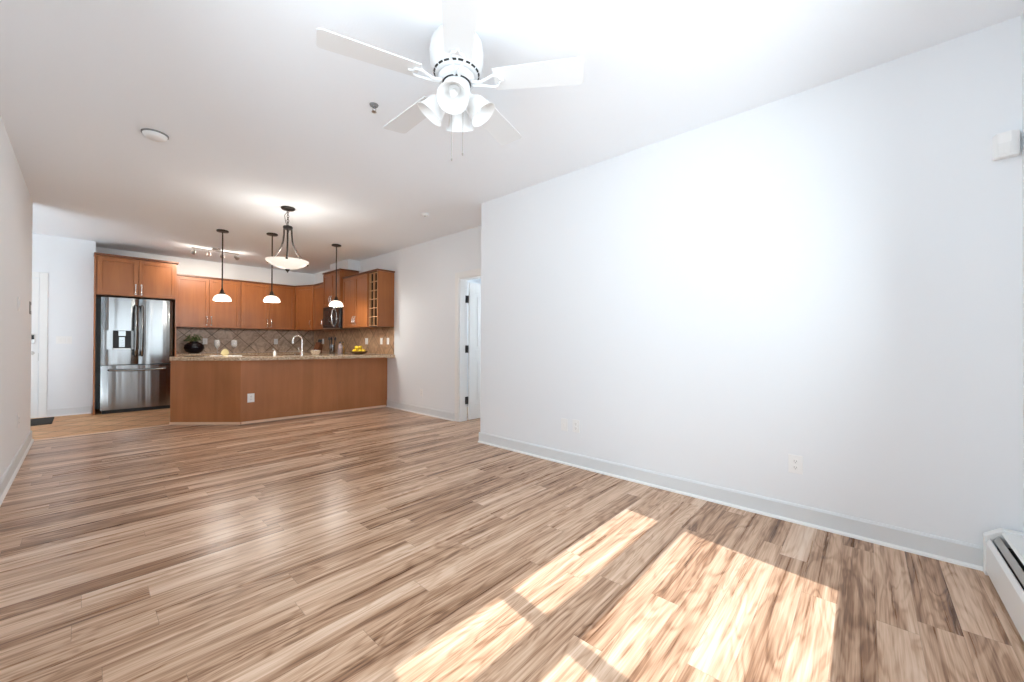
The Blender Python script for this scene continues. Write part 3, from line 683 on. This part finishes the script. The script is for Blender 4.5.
bm = B(); lathe(bm, [(0, -0.205), (0.012, -0.21), (0.018, -0.218), (0.05, -0.225), (0.054, -0.240), (0.045, -0.262), (0.014, -0.27), (0.010, -0.30), (0, -0.302)], 24); obj('hub', bm, M_bronze, t, smooth=True)
for k in range(3):
    a = math.radians(-110+120*k); pts = []
    for s, (r, z) in enumerate([(0.045, -0.24), (0.048, -0.32), (0.056, -0.40), (0.082, -0.48), (0.125, -0.55), (0.18, -0.61), (0.225, -0.645), (0.244, -0.655)]):
        pts.append((r*math.cos(a), r*math.sin(a), z))
    bm = B(); tube(bm, pts, 0.0095, 8)
    lathe(bm, [(0, -0.012), (0.014, -0.006), (0.014, 0.006), (0, 0.012)], 12, Matrix.Translation(pts[-1])); obj('arm', bm, M_bronze, t, smooth=True)
bm = B(); lathe(bm, [(0.0, -0.742), (0.06, -0.737), (0.12, -0.722), (0.175, -0.697), (0.212, -0.668), (0.232, -0.642), (0.228, -0.640), (0.206, -0.664), (0.17, -0.691), (0.118, -0.715), (0.06, -0.730), (0.0, -0.735)], 40); o = obj('lamp_shade', bm, M_bowl, t, smooth=True); o['label'] = 'lit white glass bowl'
bm = B(); lathe(bm, [(0, -0.7425), (0.028, -0.745), (0.024, -0.757), (0.010, -0.770), (0.006, -0.782), (0, -0.785)], 20); obj('finial', bm, M_bronze, t, smooth=True)
plight('chandelier_light', (1.648, 5.175, C-0.60), 10, r=0.05)

# track light with four spots
t = thing('track_light', 'nickel ceiling track light with four spot heads in the kitchen', 'ceiling light', (1.53, 8.36, C))
bm = B(); lathe(bm, [(0, -0.0005), (0.062, -0.0005), (0.062, -0.022), (0.05, -0.030), (0, -0.030)], 28); obj('canopy', bm, M_nickel, t, smooth=True)
bm = B(); tube(bm, [(-0.33, 0, -0.045), (-0.17, 0.012, -0.045), (0, 0, -0.045), (0.17, -0.012, -0.045), (0.33, 0, -0.045)], 0.009, 10); box(bm, -0.012, 0.012, -0.012, 0.012, -0.045, -0.028); obj('bar', bm, M_nickel, t, smooth=True)
aims = [(-0.30, (-0.15, 0.9, -0.42)), (-0.10, (0.05, 0.9, -0.42)), (0.085, (0.3, 0.85, -0.36)), (0.29, (0.7, 0.6, -0.36))]
for x, d in aims:
    d = Vector(d).normalized(); q = d.to_track_quat('Z', 'Y').to_matrix().to_4x4(); M = Matrix.Translation((x, 0, -0.105)) @ q
    bm = B(); tube(bm, [(x, 0, -0.05), (x, 0, -0.09)], 0.006, 8); lathe(bm, [(0, -0.035), (0.016, -0.034), (0.024, -0.015), (0.034, 0.03), (0.036, 0.038), (0.032, 0.038), (0.030, 0.030), (0, 0.026)], 20, M); h = obj('spot_head', bm, M_nickel, t, smooth=True)
    bm = B(); lathe(bm, [(0, 0.031), (0.028, 0.031), (0.024, 0.036), (0, 0.038)], 18, M); o = obj('bulb', bm, M_bulb, h, smooth=True); o['label'] = 'lit spot bulb'
    l = bpy.data.lights.new('spot_light', 'SPOT'); l.energy = 36; l.color = (1, 0.88, 0.74); l.spot_size = math.radians(80); l.spot_blend = 1.0; l.shadow_soft_size = 0.03
    lo = bpy.data.objects.new('spot_light', l); COL.objects.link(lo); p = Vector((1.53+x, 8.36, C-0.105)) + d*0.05
    lo.location = p; lo.rotation_euler = d.to_track_quat('-Z', 'Y').to_euler()
    plight('spot_glow', p+d*0.06, 1.0, (1, 0.93, 0.84), 0.02)
# entry hall ceiling light, round the corner of the left wall
t = thing('flush_ceiling_light', 'round lit ceiling light in the entry hall', 'ceiling light', (-1.15, 8.55, C))
bm = B(); lathe(bm, [(0, -0.0005), (0.15, -0.0005), (0.155, -0.02), (0.14, -0.03), (0, -0.03)], 28); obj('base', bm, M_nickel, t, smooth=True)
bm = B(); lathe(bm, [(0, -0.0305), (0.138, -0.0305), (0.12, -0.075), (0.07, -0.10), (0, -0.108)], 28); obj('lamp_shade', bm, M_bowl, t, smooth=True)
plight('hall_light', (-1.15, 8.55, C-0.16), 0.6, (1, 0.90, 0.78), 0.08)

# ceiling fan
t = thing('ceiling_fan', 'white five blade ceiling fan with four glass light shades', 'ceiling fan', (1.30, 1.58, C))
bm = B(); lathe(bm, [(0, -0.0005), (0.085, -0.0005), (0.09, -0.02), (0.115, -0.045), (0.134, -0.075), (0.141, -0.12), (0.138, -0.175), (0.126, -0.215), (0.105, -0.238), (0, -0.240)], 40); mo = obj('motor_housing', bm, M_fan, t, smooth=True)
bm = B()
for k in range(20):
    a0 = 2*PI*k/20; a1 = a0+2*PI/20*0.74
    ring = []
    for a in (a0, (a0+a1)/2, a1): ring.append(((0.1185*math.cos(a), 0.1185*math.sin(a), -0.2235), (0.1120*math.cos(a), 0.1120*math.sin(a), -0.2305)))
    V = [[bm.verts.new(Vector(p)*1.0+Vector((0, 0, -0.0012))) for p in r] for r in ring]
    for i in range(2): bm.faces.new((V[i][0], V[i][1], V[i+1][1], V[i+1][0]))
o = obj('vent_slots', bm, M_dark, mo); s_ = o.modifiers.new('solid', 'SOLIDIFY'); s_.thickness = 0.003; s_.offset = 0
bm = B(); lathe(bm, [(0, -0.2405), (0.092, -0.2405), (0.097, -0.252), (0.092, -0.270), (0.078, -0.275), (0, -0.275)], 36); obj('flywheel', bm, M_fan, t, smooth=True)
bm = B(); lathe(bm, [(0.0665, -0.2755), (0.0740, -0.2755), (0.0740, -0.2785), (0.0665, -0.2785)], 36, close=True); obj('gap_ring', bm, M_dark, t)
bm = B(); lathe(bm, [(0, -0.2755), (0.066, -0.2755), (0.070, -0.29), (0.070, -0.325), (0.058, -0.345), (0.03, -0.352), (0, -0.352)], 32); obj('switch_housing', bm, M_fan, t, smooth=True)
def blade_outline(n=10):
    L0, L1, w0, w1, rr = 0.20, 0.655, 0.066, 0.080, 0.022
    pts = [(L0, -w0), (L1-rr, -w1)] + [(L1-rr+rr*math.sin(a), -w1+rr-rr*math.cos(a)) for a in [PI/2*i/5 for i in range(1, 6)]]
    return pts + [(x, -y) for x, y in pts[::-1]]
for k in range(5):
    az = math.radians(160-72*k); tilt = math.radians(-9)
    M = Matrix.Rotation(az, 4, 'Z') @ Matrix.Translation((0, 0, -0.272)) @ Matrix.Rotation(tilt, 4, 'X')
    bm = B(); prism(bm, blade_outline(), -0.003, 0.003); bm.transform(M); bl = obj('blade', bm, M_fan, t)
    bm = B()
    for s in (-1, 1):
        tube(bm, [M @ Vector(p) for p in [(0.085, s*0.012, -0.012), (0.13, s*0.010, -0.018), (0.165, s*0.024, -0.014), (0.195, s*0.036, -0.010), (0.222, s*0.028, -0.009), (0.228, s*0.010, -0.009), (0.25, 0.0, -0.009)]], [0.008, 0.008, 0.007, 0.007, 0.007, 0.006, 0.005], 8)
    obj('blade_iron', bm, M_fan, bl, smooth=True)
for k in range(4):
    az = math.radians(-137+90*k)
    M = Matrix.Rotation(az, 4, 'Z') @ Matrix.Translation((0.058, 0, -0.330)) @ Matrix.Rotation(math.radians(52), 4, 'Y') @ Matrix.Rotation(PI, 4, 'X')
    # local +z points outward and down after the rotations
    Mz = Matrix.Rotation(az, 4, 'Z') @ Matrix.Translation((0.055, 0, -0.325)) @ Vector((math.sin(math.radians(37)), 0, -math.cos(math.radians(37)))).to_track_quat('Z', 'Y').to_matrix().to_4x4()
    bm = B(); lathe(bm, [(0, -0.01), (0.016, -0.01), (0.016, 0.03), (0.028, 0.036), (0.028, 0.055), (0.024, 0.056), (0, 0.056)], 20, Mz); a_ = obj('lamp_arm', bm, M_fan, t, smooth=True)
    outer = [(0.030, 0.046), (0.042, 0.053), (0.052, 0.070), (0.057, 0.095), (0.064, 0.122), (0.077, 0.142)]
    inner = [(r-0.004, z) for r, z in outer][::-1]
    bm = B(); lathe(bm, outer+inner, 28, Mz, close=True); o = obj('glass_shade', bm, M_frost, a_, smooth=True); o['label'] = 'frosted glass bell shade'
    bm = B(); lathe(bm, [(0, 0.0565), (0.013, 0.0565), (0.014, 0.070), (0.019, 0.085), (0.017, 0.100), (0.009, 0.108), (0, 0.110)], 18, Mz); obj('bulb', bm, M_white, a_, smooth=True)
for (x, y, z1) in ((-0.015, 0.020, -0.66), (0.028, -0.018, -0.63)):
    bm = B(); tube(bm, [(x, y, -0.35), (x, y, z1)], 0.0022, 6); lathe(bm, [(0, z1-0.02), (0.005, z1-0.014), (0.005, z1-0.004), (0, z1)], 10, Matrix.Translation((x, y, 0))); obj('pull_chain', bm, M_nickel, t)

# ------------------------------------------------------------------ things on the counters
ZT = ZC1
# vase with greenery
t = thing('vase', 'round black vase with green sprigs on the back counter near the refrigerator', 'vase', (1.40, 9.43, ZT+0.0005))
VS = Matrix.Diagonal((1.5, 1.5, 1.28, 1))
bm = B(); lathe(bm, [(0, 0), (0.05, 0), (0.085, 0.03), (0.104, 0.075), (0.098, 0.12), (0.070, 0.152), (0.045, 0.165), (0.045, 0.175), (0.036, 0.175), (0.036, 0.16), (0.06, 0.14), (0, 0.13)], 28); bm.transform(VS); obj('body', bm, M_vase, t, smooth=True)
bm = B()
for k in range(26):
    a = random.random()*2*PI; r = 0.02+0.09*random.random(); h = 0.19+0.10*random.random()*(1-r*4)
    tube(bm, [(0.015*math.cos(a), 0.015*math.sin(a), 0.15), (r*0.7*math.cos(a), r*0.7*math.sin(a), h-0.01), (r*math.cos(a), r*math.sin(a), h)], 0.0018, 5)
    Mr = Matrix.Rotation(a, 4, 'Z') @ Matrix.Rotation(random.uniform(0.2, 1.2), 4, 'Y')
    ellipsoid(bm, (r*math.cos(a), r*math.sin(a), h), (0.028, 0.012, 0.004), 8, 5, Mr)
bm.transform(VS); o = obj('foliage', bm, M_leaf, t); o['label'] = 'green sprigs'
# tray with glasses
bm = B(); prism(bm, [(1.27, 7.32), (1.50, 7.03), (1.62, 7.03), (1.62, 7.12), (1.43, 7.42), (1.33, 7.45)], ZT+0.0005, ZT+0.010)
tag(obj('serving_tray', bm, M_white, bevel=0.003), 'white serving tray under the two wine glasses', 'tray')
def wine_glass(label, loc):
    t = thing('wine_glass', label, 'wine glass', loc, group='wine glasses on the tray')
    bm = B(); lathe(bm, [(0, 0), (0.034, 0), (0.030, 0.004), (0.006, 0.010), (0.0045, 0.03), (0.0045, 0.10), (0.010, 0.108), (0.0, 0.112)], 24); obj('stem', bm, M_glass, t, smooth=True)
    bm = B(); lathe(bm, [(0.0, 0.1125), (0.020, 0.118), (0.036, 0.145), (0.040, 0.175), (0.036, 0.21), (0.032, 0.235), (0.0305, 0.235), (0.0345, 0.21), (0.0385, 0.175), (0.0345, 0.147), (0.019, 0.121), (0.0, 0.116)], 28); obj('bowl', bm, M_glass, t, smooth=True)
    return t
gl = wine_glass('clear wine glass on the white tray, the one nearer the black vase', (1.365, 7.33, ZT+0.0105))
dup(gl, (1.53, 7.10, ZT+0.0105), label='clear wine glass on the white tray, the one further from the vase')
t = thing('folded_napkin', 'pale yellow folded napkin standing on the tray between the wine glasses', 'napkin', (1.43, 7.175, ZT+0.0105))
bm = B()
for k in range(7):
    a = -1.2+2.4*k/6
    M = Matrix.Rotation(0.6, 4, 'Z') @ Matrix.Rotation(a, 4, 'Y')
    box(bm, -0.014, 0.014, -0.012+0.003*k, -0.010+0.003*k, 0.01, 0.085, M)
bmesh.ops.translate(bm, verts=bm.verts, vec=(0, 0, 0.012)); box(bm, -0.035, 0.035, -0.025, 0.025, 0.0, 0.016); obj('cloth', bm, mat('pale_yellow_linen', (0.72, 0.62, 0.33), 0.8), t)
# soap dispenser
t = thing('soap_dispenser', 'small white soap dispenser left of the faucet', 'soap dispenser', (2.035, 6.95, ZT+0.0005))
bm = B(); lathe(bm, [(0, 0), (0.020, 0), (0.022, 0.01), (0.019, 0.06), (0.008, 0.072), (0.006, 0.085), (0, 0.085)], 20); obj('body', bm, M_white, t, smooth=True)
bm = B(); tube(bm, [(0, 0, 0.0852), (0, 0, 0.10), (-0.01, -0.01, 0.108), (-0.04, -0.02, 0.10)], 0.006, 8); obj('pump', bm, M_chrome, t, smooth=True)
# faucet
t = thing('faucet', 'tall gooseneck chrome kitchen faucet on the peninsula', 'faucet', (2.44, 6.95, ZT+0.0005))
bm = B(); lathe(bm, [(0, 0), (0.030, 0), (0.030, 0.008), (0.022, 0.014), (0.020, 0.075), (0.014, 0.082), (0, 0.082)], 22); obj('base', bm, M_chrome, t, smooth=True)
pts = [(0, 0, 0.08), (0, 0, 0.23)] + [(-0.07+0.07*math.cos(a), 0.0, 0.245+0.075*math.sin(a)) for a in [PI*i/12 for i in range(13)]] + [(-0.14, 0, 0.20)]
bm = B(); tube(bm, pts, 0.0125, 12); lathe(bm, [(0, 0.195), (0.016, 0.195), (0.017, 0.215), (0.013, 0.235), (0, 0.235)], 16, Matrix.Translation((-0.14, 0, 0))); obj('spout', bm, M_chrome, t, smooth=True)
bm = B(); tube(bm, [(-0.018, 0, 0.055), (-0.045, 0, 0.065), (-0.055, 0, 0.13)], [0.008, 0.007, 0.006], 8); obj('lever', bm, M_chrome, t, smooth=True)
# steel bowl stack
t = thing('mixing_bowl', 'shiny steel mixing bowl right of the faucet', 'bowl', (2.68, 7.02, ZT+0.0005))
bm = B(); lathe(bm, [(0, 0), (0.045, 0), (0.072, 0.03), (0.086, 0.075), (0.090, 0.078), (0.090, 0.081), (0.083, 0.078), (0.068, 0.033), (0.042, 0.006), (0, 0.005)], 28); obj('body', bm, M_chrome, t, smooth=True)
# knife block
t = thing('knife_block', 'dark wood knife block on the side counter under the narrow cabinet', 'knife block', (3.33, 8.62, ZT+0.0005), 0.5)
bm = B(); M = Matrix.Rotation(-0.35, 4, 'Y'); extrude_profile(bm, [(-0.07, 0), (0.07, 0), (0.10, 0.15), (0.02, 0.22)], 'y', -0.055, 0.055); obj('block', bm, M_cabx, t, bevel=0.004)
for k in range(5):
    y = -0.04+0.02*k; bm = B(); tube(bm, [(0.055, y, 0.192), (0.085, y, 0.275)], [0.009, 0.0075], 8); obj('knife_handle', bm, M_black, t)
# utensil crock
t = thing('utensil_crock', 'tall steel crock holding dark utensils beside the grey bottle', 'utensil crock', (3.22, 7.62, ZT+0.0005))
bm = B(); lathe(bm, [(0, 0), (0.050, 0), (0.052, 0.005), (0.052, 0.17), (0.047, 0.17), (0.047, 0.01), (0, 0.01)], 26); obj('crock', bm, M_steel, t, smooth=True)
for k in range(5):
    a = 2*PI*k/5+0.4; r = 0.045+0.03*random.random(); h = 0.27+0.03*random.random()
    bm = B(); p = Vector((r*math.cos(a), r*math.sin(a), h)); tube(bm, [(0.03*math.cos(a), 0.03*math.sin(a), 0.02), tuple(p)], 0.005, 6); ellipsoid(bm, p, (0.020, 0.012, 0.032), 10, 6, Matrix.Rotation(a, 4, 'Z')); obj('utensil', bm, M_black, t)
# grey bottle
t = thing('bottle', 'dull grey bottle between steel crock and lemon bowl', 'bottle', (3.30, 7.46, ZT+0.0005))
bm = B(); lathe(bm, [(0, 0), (0.040, 0), (0.043, 0.006), (0.043, 0.14), (0.034, 0.165), (0.018, 0.18), (0.018, 0.205), (0, 0.205)], 22); obj('body', bm, mat('mauve_grey_glass', (0.32, 0.25, 0.25), 0.25), t, smooth=True)
bm = B(); lathe(bm, [(0, 0.2055), (0.020, 0.2055), (0.020, 0.225), (0, 0.226)], 18); obj('cap', bm, M_black, t)
t = thing('oil_bottle', 'slender amber oil bottle standing behind the lemon bowl', 'bottle', (3.42, 7.60, ZT+0.0005))
bm = B(); lathe(bm, [(0, 0), (0.030, 0), (0.032, 0.006), (0.032, 0.12), (0.012, 0.16), (0.011, 0.21), (0, 0.21)], 20); obj('body', bm, mat('amber_glass', (0.28, 0.15, 0.04), 0.15), t, smooth=True)
bm = B(); lathe(bm, [(0, 0.2105), (0.013, 0.2105), (0.013, 0.23), (0, 0.231)], 14); obj('cap', bm, M_black, t)
# bowl of lemons
bz = ZT+0.0005; bc = Vector((3.37, 6.85, bz))
t = thing('fruit_bowl', 'shallow brown bowl filled with lemons near wall end of peninsula', 'bowl', bc)
bm = B(); lathe(bm, [(0, 0), (0.07, 0), (0.075, 0.008), (0.12, 0.022), (0.160, 0.050), (0.163, 0.055), (0.155, 0.055), (0.115, 0.032), (0.07, 0.016), (0, 0.014)], 32); obj('body', bm, M_bowlw, t, smooth=True)
spots = [(-0.075, 0.0, 0.060, 0.3, 'lemon at the left of the bowl, lower layer'), (-0.01, -0.075, 0.060, 1.2, 'lemon at the front of the bowl facing the room'), (0.075, -0.01, 0.060, 2.2, 'lemon at the right of the bowl, lower layer'),
         (0.0, 0.075, 0.060, 0.8, 'lemon at the back of the bowl, towards the tiles'), (-0.046, -0.014, 0.120, 1.6, 'topmost lemon on the left of the pile'), (0.040, 0.018, 0.122, 1.4, 'topmost lemon on the right of the pile')]
lem = None
for (x, y, z, r, lab) in spots:
    if lem is None:
        lem = thing('lemon', 'yellow '+lab, 'lemon', bc+Vector((x, y, z)), r, 'lemons in the brown bowl')
        bm = B(); S = Matrix.Rotation(PI/2, 4, 'Y'); prof = [(0, -0.050), (0.007, -0.047), (0.012, -0.042), (0.026, -0.031), (0.034, -0.012), (0.035, 0.005), (0.030, 0.025), (0.016, 0.040), (0.009, 0.045), (0, 0.047)]; lathe(bm, prof, 18, S)
        obj('fruit', bm, M_lemon, lem, smooth=True)
        bm = B(); lathe(bm, [(0, -0.0525), (0.004, -0.052), (0.004, -0.0502), (0, -0.0502)], 8, S); obj('stem_end', bm, M_leaf, lem)
    else: dup(lem, bc+Vector((x, y, z)), r, 'yellow '+lab)
